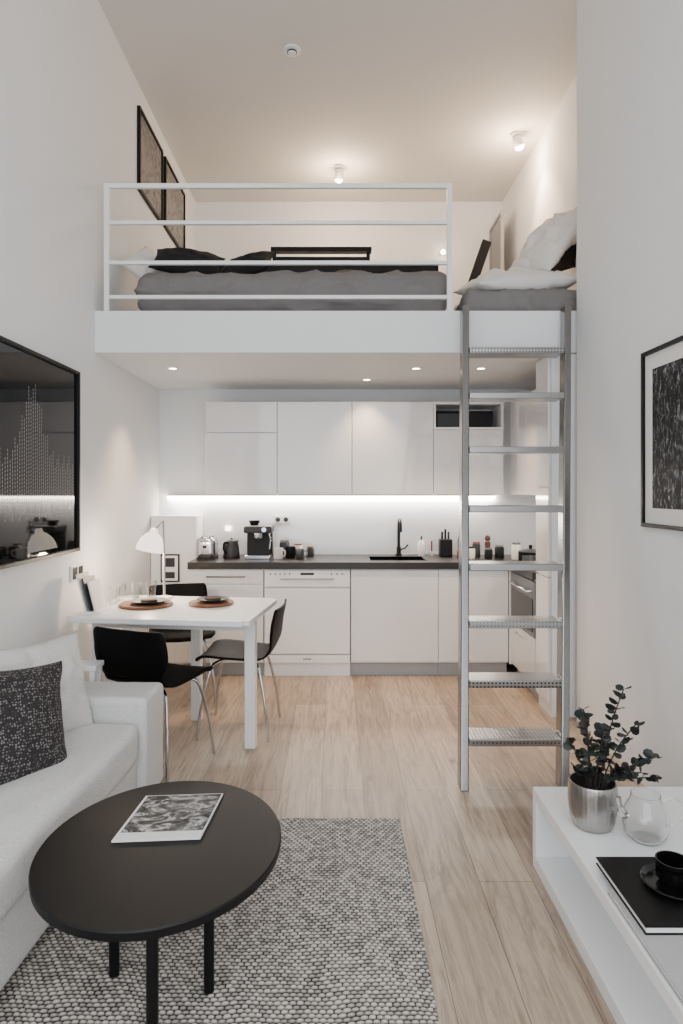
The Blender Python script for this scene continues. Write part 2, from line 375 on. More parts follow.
finish('portafilter', tube([(0, -.04, .165), (0, -.17, .15)], [.009, .013]), M['black'], r, smooth=60)
finish('steam_wand', tube(smoothpath([(.085, -.08, .2), (.1, -.1, .15), (.095, -.12, .08)]), .004), M['chrome'], r, smooth=60)
finish('hopper', lathe([(.03, .255), (.045, .29), (.045, .295), (0, .298)], 20, c=(-.04, .03)), M['black'], r, smooth=40)
finish('gauge', lathe([(0, 0), (.018, 0), (.018, .01), (0, .01)], 16), M['chrome'], r).matrix_local = Matrix.Translation((.05, -.1, .228)) @ RX90
def mug(x, y, z, m, lab, s=1, group=None):
    r = root('mug', lab, 'mug', (x, y, z), random.uniform(-60, 60), group)
    finish('cup', lathe([(0, 0), (.032*s, 0), (.036*s, .005), (.038*s, .085*s), (.034*s, .085*s), (.032*s, .01), (0, .008)], 24), m, r, smooth=50)
    finish('handle', tube(smoothpath([(.036*s, 0, .07*s), (.062*s, 0, .065*s), (.06*s, 0, .03*s), (.036*s, 0, .02*s)]), .0045), m, r, smooth=60)
G = 'mugs by the coffee machine'
mug(-.44, 5.05, T1, M['porcelain'], 'white porcelain mug beside coffee machine', 1, G); mug(-.35, 5.12, T1, M['black'], 'black glazed mug beside coffee machine', 1.05, G); mug(-.27, 5.04, T1, M['steel'], 'small steel milk cup on worktop', .9, G)
def jar(x, y, z, rad, h, m, lid, lab):
    r = root('storage_jar', lab, 'jar', (x, y, z))
    finish('body', lathe([(0, 0), (rad, 0), (rad*1.05, .01), (rad*1.05, h*.8), (rad*.85, h*.88), (0, h*.88)], 24), m, r, smooth=50)
    finish('lid', lathe([(0, h*.88), (rad*.9, h*.88), (rad*.9, h), (0, h)], 24), lid, r, smooth=50)
jar(-.41, 5.28, T1, .04, .13, M['darkgrey'], M['steel'], 'dark storage jar with steel lid on worktop')
jar(-.3, 5.27, T1, .035, .1, M['porcelain'], M['wood'], 'white storage jar with wooden lid on worktop')
jar(-.2, 5.24, T1, .03, .08, M['darkgrey'], M['wood'], 'small dark jar with wooden lid on worktop')
r = root('soap_bottle', 'white soap bottle with black pump beside sink', 'bottle', (.705, 5.31, T1))
finish('bottle', lathe([(0, 0), (.028, 0), (.03, .01), (.03, .1), (.012, .125), (0, .125)], 20), M['porcelain'], r, smooth=50); finish('pump', tube([(0, 0, .12), (0, 0, .155), (0, -.035, .155)], .006), M['black'], r, smooth=60)
r = root('dish_brush', 'red handled dish brush beside the soap', 'brush', (.79, 5.31, T1)); finish('handle', tube([(0, 0, .03), (0, 0, .12)], .007), M['red'], r, smooth=60); finish('head', lathe([(0, 0), (.018, 0), (.022, .03), (0, .035)], 16), M['porcelain'], r, smooth=50)
r = root('knife_block', 'black knife block with protruding handles', 'knife block', (.89, 5.24, T1)); finish('block', B(-.05, .05, -.05, .05, 0, .14), M['black'], r, bevel=.008)
for i in range(3): finish('knife_handle', B(-.035+i*.026, -.02+i*.026, -.012, .012, .14, .2+.02*(i % 2)), M['blackgl'], r, bevel=.003)
jar(.98, 5.08, T1, .028, .075, M['orange'], M['wood'], 'amber storage jar with wooden lid on worktop')
jar(1.02, 5.24, T1, .03, .17, M['darkgrey'], M['steel'], 'tall dark storage jar with steel lid')
jar(1.07, 5.1, T1, .028, .09, M['porcelain'], M['black'], 'white jar with black lid on worktop')
jar(1.13, 5.2, T1, .03, .12, M['darkgrey'], M['wood'], 'dark storage jar with wooden lid on worktop')
jar(1.2, 5.08, T1, .03, .08, M['black'], M['steel'], 'short black storage jar with steel lid')
jar(1.3, 5.14, T1, .035, .1, M['black'], M['steel'], 'black storage jar with steel lid on worktop')
jar(1.4, 5.02, T1, .035, .13, M['porcelain'], M['steel'], 'tall white storage jar with steel lid')
r = root('pepper_mill', 'dark wooden pepper mill among kitchen jars', 'pepper mill', (1.23, 5.24, T1))
finish('body', lathe([(0, 0), (.025, 0), (.027, .01), (.018, .06), (.024, .1), (.02, .12), (0, .12)], 20), M['orange'], r, smooth=50); finish('head', lathe([(0, .121), (.016, .125), (.024, .145), (.016, .168), (.005, .172), (0, .18)], 20), M['orange'], r, smooth=50)
r = root('cooking_pot', 'black cooking pot with lid on worktop', 'pot', (1.45, 4.82, T1))
finish('body', lathe([(0, 0), (.08, 0), (.088, .01), (.088, .08), (0, .08)], 28), M['black'], r, smooth=50); finish('lid', lathe([(0, .1), (.05, .095), (.09, .082), (.09, .078), (0, .078)], 28), M['steel'], r, smooth=50); finish('knob', lathe([(0, .13), (.015, .125), (.01, .098), (0, .098)], 14), M['black'], r, smooth=50)
r = root('cooking_pot', 'small steel saucepan with black handle on worktop', 'pot', (1.38, 4.58, T1))
finish('body', lathe([(0, 0), (.055, 0), (.06, .01), (.06, .07), (.056, .07), (.054, .012), (0, .01)], 28), M['steel'], r, smooth=50); finish('handle', tube([(.058, 0, .06), (.17, .02, .07)], .007), M['black'], r, smooth=60)
jar(1.42, 4.4, T1, .035, .11, M['darkgrey'], M['steel'], 'dark canister with steel lid on counter return')
r = root('power_outlet', 'white double power outlet on backsplash', 'outlet', (-.44, KB-.0095, 1.14)); finish('plate', B(-.07, .07, -.008, 0, -.035, .035), M['porcelain'], r, bevel=.003)
for dx in (-.033, .033): finish('socket', lathe([(0, 0), (.02, 0), (.02, .003), (0, .003)], 16), M['darkgrey'], r).matrix_local = Matrix.Translation((dx, -.007, 0)) @ RX90

def light(name, kind, loc, energy, col, rot=(0, 0, 0), **k):
    l = D.lights.new(name, kind); l.energy = energy; l.color = col
    for a, v in k.items(): setattr(l, a, v)
    o = D.objects.new(name, l); C.objects.link(o); o.location = loc; o.rotation_euler = [math.radians(a) for a in rot]; return o
for i, (x, y) in enumerate([(-1.11, 4.45), (.555, 4.45), (.24, 4.9), (1.0, 4.45)]):
    r = root('recessed_downlight', 'small round recessed downlight glowing in loft underside', 'light', (x, y, LB), 0, 'downlights under the loft')
    finish('trim_ring', lathe([(.028, 0), (.04, 0), (.04, -.004), (.028, -.006)], 24), M['white'], r, smooth=40)
    finish('lens', lathe([(0, -.001), (.028, -.001), (.028, -.003), (0, -.003)], 24), M['bulb'], r)
    light('downlight_lamp', 'SPOT', (x, y, LB-.02), 66 if i != 2 else 32, (1, .69, .42), spot_size=math.radians(92), spot_blend=.9, shadow_soft_size=.03)
light('led_lamp', 'AREA', (-.03, KB-.06, 1.30), 8, (1, .93, .85), (20, 0, 0), shape='RECTANGLE', size=2.6, size_y=.03)
light('led_lamp', 'AREA', (1.58, 4.6, U0-.02), 3, (1, .93, .85), (0, 0, 0), shape='RECTANGLE', size=.03, size_y=.7)

# ------------------------------------------------------------ ladder
lb, lt = Vector((0, 3.02, 0)), Vector((0, 3.90, 2.485))
r = root('loft_ladder', 'brushed steel ladder leaning against the loft edge', 'ladder', (.83, 3.02, 0))
def railx(t, s): return (.595+(.778-.595)*t if s < 0 else 1.056+(1.385-1.056)*t)
for s in (-1, 1):
    bm = bmesh.new(); vs = []
    for t in (0, 1):
        c = Vector((railx(t, s), lb.y+(lt.y-lb.y)*t, 2.485*t))-Vector((.83, 3.02, 0))
        for a, b in ((-.02, -.042), (.02, -.042), (.02, .042), (-.02, .042)):
            vs.append(bm.verts.new(c+Vector((a, b, 0))))
    for f in ((3, 2, 1, 0), (4, 5, 6, 7), (0, 1, 5, 4), (1, 2, 6, 5), (2, 3, 7, 6), (3, 0, 4, 7)): bm.faces.new([vs[i] for i in f])
    finish('rail', bm, M['ladder'], r, bevel=.007, segs=3)
for t in (.081, .1806, .288, .398, .517, .6457, .771, .882):
    xa, xb = railx(t, -1)+.02-.83, railx(t, 1)-.02-.83; y = (lt.y-lb.y)*t; z = 2.485*t
    finish('rung', B(xa, xb, y-.05, y+.10, z-.018, z+.018), M['rung'], r, bevel=.005)

# ------------------------------------------------------------ loft
r = root('loft_railing', 'white painted metal safety railing along loft edge', 'railing', (-.348, LY+.03, LT))
for x in (-1.048, 1.048):
    finish('post', B(x-.015, x+.015, -.015, .015, 0, .785), M['white'], r, bevel=.002)
for z, t in ((.77, .014), (.545, .011), (.3, .011), (.09, .011)):
    finish('rail', B(-1.033, 1.033, -.012, .012, z-t, z+t), M['white'], r, bevel=.002)
r = root('bed', 'low bed with rumpled grey duvet on the loft', 'bed', (-.275, 4.7, LT))
finish('bed_frame', B(-.95, .95, -.56, .56, 0, .06), M['black'], r, bevel=.004)
finish('mattress', soft(1.88, 1.1, .14, .05, 10), M['wpil'], r, smooth=180, loc=(0, 0, .14))
finish('duvet', soft(1.99, 1.22, .28, .09, 70, .018, 3.2, 3, aniso=(1, 1.5, 1.6), ridge=.022), M['duvet'], r, smooth=180, loc=(0, 0, .158))
bm = B(-.95, 1.12, .6, .625, .68, .745); B(-.95, 1.12, .6, .625, .45, .5, bm)
finish('headboard', bm, M['black'], r, bevel=.004)
for x in (-.93, 0, 1.1): finish('headboard_post', B(x-.015, x+.015, .6, .625, 0, .68), M['black'], r)
r = root('daybed_mattress', 'grey covered futon mattress at the loft corner', 'mattress', (1.265, 4.7, LT))
finish('mattress', soft(.9, 1.3, .16, .06, 46, .018, 4, 8, ridge=.016), M['duvet'], r, smooth=180, loc=(0, 0, .09))
def pil(lab, m, size, loc, rot, seed, name='pillow', cat='pillow', amp=.014):
    o = finish(name, pillow(*size, seed=seed, amp=amp), M[m], smooth=180); placed(o, loc, rot); return tag(o, lab, cat)
pil('large white cotton pillow lying on futon', 'wpil', (.72, .5, .2), (1.2, 4.30, LT+.26), (10, -5, 8), 1, amp=.045)
pil('large white pillow slumped against loft wall', 'wpil', (.6, .5, .18), (1.46, 4.46, LT+.6), (14, -54, 12), 2, amp=.05)
pil('dark grey cushion leaning on loft wall', 'dkpil', (.46, .44, .12), (1.64, 4.76, LT+.70), (10, -84, 8), 5)
o = finish('blanket', soft(.5, .44, .1, .045, 50, .035, 6, 21, ridge=.06), M['wpil'], smooth=180); placed(o, (1.22, 4.9, LT+.3), (0, -10, 15)); tag(o, 'crumpled white blanket piled on futon', 'blanket')
pil('charcoal pillow lying on grey duvet', 'dkpil', (.48, .34, .16), (-1.0, 4.42, LT+.455), (40, 6, 6), 3)
pil('charcoal pillow slumped on grey duvet', 'dkpil', (.42, .32, .15), (-.62, 4.5, LT+.45), (38, -14, -12), 4)
pil('white pillow beside charcoal pillows on bed', 'wpil', (.28, .32, .12), (-1.29, 4.5, LT+.45), (50, 38, 10), 6)
pil('taupe pillow flat on grey duvet', 'brown', (.42, .3, .12), (.16, 4.75, LT+.45), (20, 5, 10), 7)
pil('taupe pillow beside another on bed', 'brown', (.4, .3, .12), (.62, 4.78, LT+.45), (25, -5, -6), 9)
r = root('console_table', 'long black console table behind the bed', 'table', (-.12, 5.7, LT))
finish('tabletop', B(-.44, .44, -.04, .04, .99, 1.03), M['black'], r, bevel=.004)
finish('cross_bar', B(-.41, .41, -.02, .02, .92, .95), M['black'], r, bevel=.004)
for x in (-.41, .41): finish('leg', B(x-.015, x+.015, -.035, .035, 0, .99), M['black'], r)
r = root('floor_mirror', 'tall mirror with pale frame standing near loft wall', 'mirror', (1.62, 6.53, LT))
bm = B(-.015, .015, -.24, -.21, 0, 1.62); B(-.015, .015, .21, .24, 0, 1.62, bm); B(-.015, .015, -.21, .21, 0, .03, bm); B(-.015, .015, -.21, .21, 1.59, 1.62, bm)
finish('frame', bm, M['gpil'], r, bevel=.003); finish('glass', B(-.006, .01, -.21, .21, .03, 1.59), M['mirror'], r)
r = root('leaning_board', 'slim dark board leaning towards the loft wall', 'board', (1.02, 6.25, LT+.02)); o = finish('plank', B(-.045, .045, -.01, .01, 0, 1.36), M['dkpil'], r); o.rotation_euler = (0, math.radians(19), 0)
def wall_art(x, y0, y1, z0, z1, side, lab, pic, fr=.02, mw=.05, name='framed_picture'):
    r = root(name, lab, 'picture', (x, (y0+y1)/2, z0)); s = side; w = (y1-y0)/2; h = z1-z0
    def bx(a, b, *q, bm=None): return B(min(a*s, b*s), max(a*s, b*s), *q, bm=bm)
    bm = bx(.001, .025, -w, -w+fr, 0, h)
    for q in ((w-fr, w, 0, h), (-w+fr, w-fr, 0, fr), (-w+fr, w-fr, h-fr, h)): bx(.001, .025, *q, bm=bm)
    finish('frame', bm, M['black'], r)
    finish('mat_board', bx(.001, .012, -w+fr, w-fr, fr, h-fr), M['paper'] if mw > 0 else M[pic], r)
    if mw > 0: finish('print', bx(.012, .0135, -w+fr+mw, w-fr-mw, fr+mw, h-fr-mw), M[pic], r)
    return r
wall_art(XL, 4.79, 5.44, 3.6, 4.22, 1, 'black framed grey sketch print on loft wall', 'sketch', .022, 0)
wall_art(XL, 5.52, 6.24, 3.62, 4.22, 1, 'second black framed sketch print on loft wall', 'sketch', .022, 0)
wall_art(XR, 2.3, 3.03, 1.215, 2.02, -1, 'black framed forest photograph with white mat', 'forest', .018, .07)

r = root('framed_picture', 'large black glazed artwork with fine dotted line pattern', 'picture', (XL, 3.02, 1.045))
w, h, fr = .62, 1.0, .018
bm = B(.001, .035, -w, -w+fr, 0, h); B(.001, .035, w-fr, w, 0, h, bm); B(.001, .035, -w+fr, w-fr, 0, fr, bm); B(.001, .035, -w+fr, w-fr, h-fr, h, bm)
finish('frame', bm, M['black'], r, bevel=.002)
finish('print', B(.001, .02, -w+fr, w-fr, fr, h-fr), M['artglass'], r)
bm = bmesh.new()
for i in range(-22, 26):
    y = .08+i*.022; top = .48+.34*math.exp(-(i/6.0)**2)+.04*math.sin(i*2.1)
    if y > w-.06: continue
    z = .2+.04*(i % 3)
    while z < top:
        B(.0202, .0208, y-.0014, y+.0014, z, z+.012, bm); z += .018
finish('line_pattern', bm, M['dots'], r)

r = root('smoke_detector', 'round white smoke detector on the ceiling', 'smoke detector', (-.294, 4.45, H))
finish('base', lathe([(0, 0), (.06, 0), (.06, -.012), (.045, -.016), (0, -.016)], 28), M['white'], r, smooth=40); finish('sensor', lathe([(.034, -.016), (.034, -.024), (.0, -.024)], 24), M['darkgrey'], r, smooth=40)
finish('cap', lathe([(0, -.024), (.03, -.024), (.026, -.034), (0, -.036)], 24), M['white'], r, smooth=40)
def spotfix(x, y, tilt, e, aim):
    r = root('ceiling_spotlight', 'small white adjustable ceiling spotlight switched on', 'light', (x, y, H), 0, 'ceiling spotlights')
    finish('mount', lathe([(0, 0), (.045, 0), (.045, -.02), (0, -.02)], 24), M['white'], r, smooth=40)
    h = finish('lamp_head', lathe([(0, 0), (.03, 0), (.04, -.02), (.042, -.09), (.034, -.09), (.034, -.07), (0, -.07)], 24), M['white'], r, smooth=40, loc=(0, 0, -.03)); h.rotation_euler = tilt
    finish('bulb', lathe([(0, -.071), (.033, -.071), (.036, -.1), (0, -.12)], 20), M['bulb'], h)
    l = light('spot_lamp', 'SPOT', (x, y, H-.17), e, (1, .70, .44), spot_size=math.radians(85), spot_blend=1, shadow_soft_size=.03)
    d = Vector(aim)-Vector((x, y, H-.16)); l.rotation_euler = d.to_track_quat('-Z', 'Y').to_euler()
    light('spot_glow', 'POINT', (x, y, H-.22), 22, (1, .72, .48), shadow_soft_size=.06)
spotfix(.037, 6.05, (.3, 0, 0), 50, (0, 6.8, 3.0))
spotfix(1.53, 5.5, (0, -.4, 0), 95, (1.75, 5.4, 3.4))
r = root('wall_lamp', 'tiny warm lamp glowing on the loft wall', 'light', (1.12, BY, 3.85)); finish('bracket', B(-.02, .02, -.06, 0, -.01, .01), M['white'], r); finish('bulb', lathe([(0, -.03), (.02, -.02), (.025, .0), (.018, .02), (0, .03)], 16, c=(0, -.07)), M['bulb'], r, smooth=60)

# ------------------------------------------------------------ dining table + chairs
TH = .73
r = root('dining_table', 'white rectangular dining table against the wall', 'table', (-.87, 3.64, 0), -7); w = .485; d = .36
bm = B(-w, w, -d, d, TH-.028, TH)
es = [e for e in bm.edges if abs(e.verts[0].co.z-e.verts[1].co.z) > .01]
bmesh.ops.bevel(bm, geom=es, offset=.03, segments=6, affect='EDGES')
finish('tabletop', bm, M['white'], r, bevel=.004)
bm = B(-w+.08, w-.08, -d+.2, -d+.22, TH-.09, TH-.028); B(-w+.08, w-.08, d-.12, d-.1, TH-.09, TH-.028, bm); B(w-.1, w-.08, -d+.22, d-.12, TH-.09, TH-.028, bm); B(-w+.08, -w+.1, -d+.22, d-.12, TH-.09, TH-.028, bm)
finish('apron', bm, M['white'], r)
for x, y in ((-.43, -.09), (.43, -.085), (-.43, .29), (.0, .29)):
    finish('leg', B(x-.028, x+.028, y-.028, y+.028, 0, TH-.028), M['white'], r, bevel=.003)

prof = [(.215, .425, .17), (.2, .447, .195), (.15, .458, .205), (.05, .452, .21), (-.06, .443, .2), (-.13, .44, .19), (-.175, .455, .175), (-.2, .49, .17), (-.213, .53, .195), (-.222, .575, .21), (-.232, .62, .213), (-.243, .67, .21), (-.252, .71, .205), (-.257, .73, .19)]
def shell(a, b, n=16):
    pts = smoothpath([Vector(p) for p in prof], 4)[a*4:b*4+1]
    bm = bmesh.new(); rows = []
    for q in pts:
        y, z, w = q; up = max(0, min(1, (z-.5)/.15)); row = []
        for k in range(n+1):
            u = -1+2*k/n
            row.append(bm.verts.new((u*w, y+up*.02*u*u, z+(1-up)*.012*u*u-.006)))
        rows.append(row)
    for r0, r1 in zip(rows, rows[1:]):
        for k in range(n): bm.faces.new((r0[k], r0[k+1], r1[k+1], r1[k]))
    return bm
def chair(x, y, rot, lab):
    r = root('dining_chair', lab, 'chair', (x, y, 0), rot, 'black dining chairs around the table')
    for nm, a, b in (('seat', 0, 7), ('backrest', 7, 13)):
        o = finish(nm, shell(a, b), M['shell'], r, smooth=180); md = o.modifiers.new('solid', 'SOLIDIFY'); md.thickness = .011; md.offset = 0
    finish('mounting_plate', lathe([(0, .418), (.07, .418), (.075, .425), (.07, .435), (0, .435)], 24), M['black'], r, smooth=40)
    for sx in (-1, 1):
        for sy in (-1, 1):
            finish('leg', tube(smoothpath([(sx*.03, sy*.05, .415), (sx*.11, sy*.11, .41), (sx*.15, sy*.14, .37), (sx*.185, sy*.18, .18), (sx*.2, sy*.2, .0)]), .0085, 10), M['chrome'], r, smooth=60)
chair(-.895, 3.30, -22, 'black moulded shell chair with chrome legs, turned aside')
chair(-.55, 3.78, 86, 'black moulded shell chair with chrome legs at table end')
chair(-1.03, 4.34, 200, 'black moulded shell chair with chrome legs behind table')

def tray(x, y, rad, lab):
    r = root('serving_board', lab, 'serving board', (x, y, TH)); finish('board', lathe([(0, 0), (rad-.006, 0), (rad, .008), (rad-.006, .016), (0, .016)], 40), M['wood'], r, smooth=40)
tray(-1.07, 3.68, .15, 'round wooden serving board on white table'); tray(-.71, 3.73, .13, 'smaller round wooden serving board on white table')
for x, y, s in ((-1.05, 3.67, 1), (-.7, 3.73, .9)):
    r = root('plate', 'dark stoneware plate on wooden serving board', 'plate', (x, y, TH+.0165)); finish('dish', lathe([(0, 0), (.05*s, 0), (.1*s, .014), (.102*s, .018), (.05*s, .006), (0, .005)], 36), M['darkgrey'], r, smooth=40)
    r['group'] = 'plates on the dining table'
    r = root('napkin', 'folded brown napkin on dark plate', 'napkin', (x, y, TH+.032), 25); finish('cloth', soft(.09, .05, .012, .006, 6, .002, 20), M['brown'], r, smooth=180)
for i, (x, y) in enumerate([(-1.27, 3.84), (-1.21, 3.96), (-1.18, 3.87), (-1.12, 3.96), (-1.27, 3.74)]):
    o = finish('drinking_glass', lathe([(0, 0), (.026, 0), (.033, .1), (.031, .1), (.0245, .006), (0, .006)], 24), M['glass'], smooth=50, loc=(x, y, TH+.001)); tag(o, 'clear drinking glass standing on white table', 'glass', 'glasses on the dining table')
r = root('magazine_holder', 'white magazine holder with leaning brochures', 'magazine holder', (-1.30, 3.52, TH), 0)
finish('holder', B(-.04, .06, -.09, .09, 0, .012), M['white'], r)
for i in range(3):
    o = finish('brochure', B(-.004, .004, -.08, .08, 0, .2-.02*i), M['darkgrey'] if i == 1 else M['paper'], r, loc=(-.02+i*.025, 0, .012)); o.rotation_euler = (0, math.radians(-14), 0)
r = root('power_outlet', 'white double power outlet with dark sockets on wall', 'outlet', (XL, 3.66, .92)); finish('plate', B(0, .012, -.085, .085, -.045, .045), M['porcelain'], r, bevel=.003)
for y in (-.04, .04): finish('socket', B(.012, .014, y-.03, y+.03, -.032, .032), M['black'], r)

r = root('desk_lamp', 'white adjustable desk lamp glowing on dining table', 'lamp', (-1.03, 3.92, TH))
finish('base', lathe([(0, 0), (.05, 0), (.05, .012), (.012, .02), (0, .02)], 28), M['white'], r, smooth=40)
finish('lower_arm', tube([(0, 0, .015), (.0, 0, .27)], .007), M['plinth'], r, smooth=60); finish('upper_arm', tube([(.0, 0, .27), (-.006, 0, .47), (-.05, 0, .42)], .006), M['plinth'], r, smooth=60)
s = finish('lamp_shade', lathe([(.012, .10), (.02, .10), (.024, .075), (.045, .06), (.068, .03), (.08, -.005), (.084, -.035), (.08, -.035), (.074, -.005), (.062, .025), (.04, .052), (.018, .068)], 36), M['shade'], r, smooth=50, loc=(-.08, 0, .325)); s.rotation_euler = (0, .2, 0)
finish('bulb', lathe([(0, -.035), (.02, -.025), (.026, -.005), (.014, .035), (0, .04)], 18), M['bulb'], s, smooth=60)
light('desk_lamp_light', 'POINT', (-1.13, 3.90, TH+.25), 9, (1, .80, .58), shadow_soft_size=.03)

# ------------------------------------------------------------ sofa
r = root('sofa', 'off-white woven fabric sofa against the white wall', 'sofa', (-1.14, 2.0, 0), -3)
finish('base', soft(.56, 1.5, .2, .02, 12), M['sofa'], r, smooth=180, loc=(0, .05, .16))
finish('seat_cushion', soft(.50, 1.46, .17, .04, 60, .005, 5, 2, .006, ridge=.003), M['sofa'], r, smooth=180, loc=(.05, -.02, .34))
finish('backrest', soft(.1, 1.46, .48, .045, 24, .006, 4, 5), M['sofa'], r, smooth=180, loc=(-.22, -.02, .45))
finish('armrest', soft(.59, .25, .45, .024, 40, .003, 5, 7, ridge=.0015), M['sofa'], r, smooth=180, loc=(.018, .85, .29))
for x in (-.22, .2):
    for y in (-.6, .85): finish('leg', lathe([(0, .017), (.015, .017), (.02, .07), (0, .07)], 14, c=(x, y)), M['black'], r, smooth=40)
pil('white linen cushion leaning on sofa backrest', 'cushw', (.40, .40, .16), (-1.14, 2.55, .60), (74, 0, 60), 11, 'cushion', 'cushion', amp=.022)
pil('dark grey flecked knit cushion on sofa', 'knit', (.41, .41, .15), (-1.10, 2.22, .58), (70, 8, 56), 12, 'cushion', 'cushion')
r = root('side_table', 'small white side table behind sofa armrest', 'side table', (-1.27, 3.04, 0)); finish('tabletop', B(-.15, .17, -.05, .06, .55, .575), M['white'], r, bevel=.004)
for x in (-.13, .15):
    for y in (-.035, .045): finish('leg', B(x-.012, x+.012, y-.012, y+.012, 0, .55), M['white'], r)

# ------------------------------------------------------------ rug
RX0, RX1, RY0, RY1 = -1.0, .272, .7, 2.73; cw, ch = .020, .0145
nx = int((RX1-RX0)/cw*6); ny = int((RY1-RY0)/ch*5)
xs = np.linspace(RX0, RX1, nx); ys = np.linspace(RY0, RY1, ny); X, Y = np.meshgrid(xs, ys)
wob = .006*np.sin(Y*3.1+1)+.005*np.sin(X*7+Y*2)+.0035*np.sin(X*17+Y*5)+.002*np.sin(X*41+Y*23); row = np.floor((Y+wob)/ch)
u = (X+wob*.8)/cw+.5*(row % 2)+.08*np.sin(row*12.9898)
cell = np.floor(u); rnd = np.modf(np.abs(np.sin(cell*127.1+row*311.7)*43758.5))[0]
hv = np.abs(np.sin(np.pi*u))**.4*np.abs(np.sin(np.pi*(Y+wob)/ch))**.75
Z = .004+.009*hv*(.65+.35*rnd); Z[0, :] = 0; Z[-1, :] = 0; Z[:, 0] = 0; Z[:, -1] = 0
co = np.stack([X.ravel(), Y.ravel(), Z.ravel()], 1).astype(np.float32)
idx = np.arange(nx*ny).reshape(ny, nx); q = np.stack([idx[:-1, :-1].ravel(), idx[:-1, 1:].ravel(), idx[1:, 1:].ravel(), idx[1:, :-1].ravel()], 1)
me = D.meshes.new('rug'); me.vertices.add(len(co)); me.vertices.foreach_set('co', co.ravel()); me.loops.add(q.size); me.loops.foreach_set('vertex_index', q.ravel().astype(np.int32))
me.polygons.add(len(q)); me.polygons.foreach_set('loop_start', np.arange(0, q.size, 4, dtype=np.int32)); me.update(calc_edges=True)
at = me.attributes.new('yarn', 'FLOAT', 'POINT'); at.data.foreach_set('value', np.clip(hv*(.6+.4*rnd), 0, 1).ravel().astype(np.float32))
m = D.materials.new('woven_rug'); m.use_nodes = True; nt = m.node_tree; b = nt.nodes['Principled BSDF']; b.inputs['Roughness'].default_value = .95
an = nt.nodes.new('ShaderNodeAttribute'); an.attribute_name = 'yarn'; cr = nt.nodes.new('ShaderNodeValToRGB'); e = cr.color_ramp.elements
e[0].position = .2; e[0].color = srgb(52, 49, 48); e[1].position = .74; e[1].color = srgb(206, 199, 190)
nt.links.new(an.outputs['Fac'], cr.inputs[0]); nt.links.new(cr.outputs[0], b.inputs['Base Color'])
me.materials.append(m); rug = D.objects.new('rug', me); C.objects.link(rug); rug.location = (0, 0, .001)
tag(rug, 'charcoal and cream chunky woven rug on oak floor', 'rug')

# ------------------------------------------------------------ coffee table
CX, CY, CT = -.475, 1.79, .42
r = root('coffee_table', 'round black coffee table with slim legs on rug', 'coffee table', (CX, CY, .015))
t = CT-.015
o = finish('tabletop', lathe([(0, t-.028), (.352, t-.028), (.358, t-.024), (.36, t-.004), (.357, t), (0, t)], 96), M['tabletop'], r, smooth=30); o.scale = (.905, 1.03, 1)
for x, y in ((.13, -.01), (-.15, .05), (.045, -.26), (.0, .27)):
    finish('leg', tube([(x, y, 0), (x, y, t-.028)], .0145, 14), M['black'], r, smooth=60)
r = root('magazine', 'magazine with black and white cover on coffee table', 'magazine', (-.482, 1.915, CT+.0015), 4)
bm = bmesh.new(); B(-.12, .12, -.13, .13, 0, .005, bm)
for v in bm.verts: v.co.x += v.co.y*.14
finish('pages', bm, M['paper'], r)
bm = B(-.112, .116, -.09, .126, .0052, .0056)
for v in bm.verts: v.co.x += v.co.y*.14
finish('cover_picture', bm, M['mag'], r)

# ------------------------------------------------------------ tv bench
BX0, BX1, BY0, BY1, BT = .73, XR-.002, .75, 2.4, .29
r = root('media_bench', 'low white media bench along the wall', 'bench', ((BX0+BX1)/2, (BY0+BY1)/2, 0)); w = (BX1-BX0)/2; d = (BY1-BY0)/2
finish('top_panel', B(-w, w, -d, d, BT-.04, BT), M['bench'], r, bevel=.002)
finish('bottom_panel', B(-w, w, -d, d, 0, .05), M['bench'], r, bevel=.002)
finish('side_panel', B(-w, w, d-.035, d, .05, BT-.04), M['bench'], r, bevel=.001); finish('side_panel', B(-w, w, -d, -d+.035, .05, BT-.04), M['bench'], r, bevel=.001)
finish('back_panel', B(-w+.13, w, -d+.035, d-.035, .05, BT-.04), M['bench'], r)

VX, VY = .84, 2.12
r = root('potted_eucalyptus', 'eucalyptus branches in a silver vase on bench', 'plant', (VX, VY, BT))
bm = lathe([(0, 0), (.05, 0), (.062, .008), (.070, .03), (.075, .06), (.077, .09), (.076, .12), (.075, .14), (.073, .148), (.069, .148), (.071, .13), (.072, .09), (.066, .04), (.05, .012), (0, .012)], 128)
for v in bm.verts:
    rr = math.hypot(v.co.x, v.co.y)
    if rr > .06 and .005 < v.co.z < .142:
        k = 1+.006*math.cos(32*math.atan2(v.co.y, v.co.x)); v.co.x *= k; v.co.y *= k
finish('vase', bm, M['silver'], r, smooth=60)
sb = bmesh.new(); lf = bmesh.new(); rnd_ = random.Random(8)
def leaf(c, dirv, size):
    n_ = 8; side = dirv.cross(Vector((rnd_.uniform(-1, 1), rnd_.uniform(-1, 1), rnd_.uniform(.2, 1)))).normalized(); nor = dirv.cross(side)
    vs = []
    for k in range(n_):
        a = 2*math.pi*k/n_; l = (1+math.cos(a))/2
        vs.append(lf.verts.new(c+dirv*size*l+side*size*.42*math.sin(a)+nor*size*.12*abs(math.sin(a))))
    mid = lf.verts.new(c+dirv*size*.5)
    for k in range(n_): lf.faces.new((vs[k], vs[(k+1) % n_], mid))
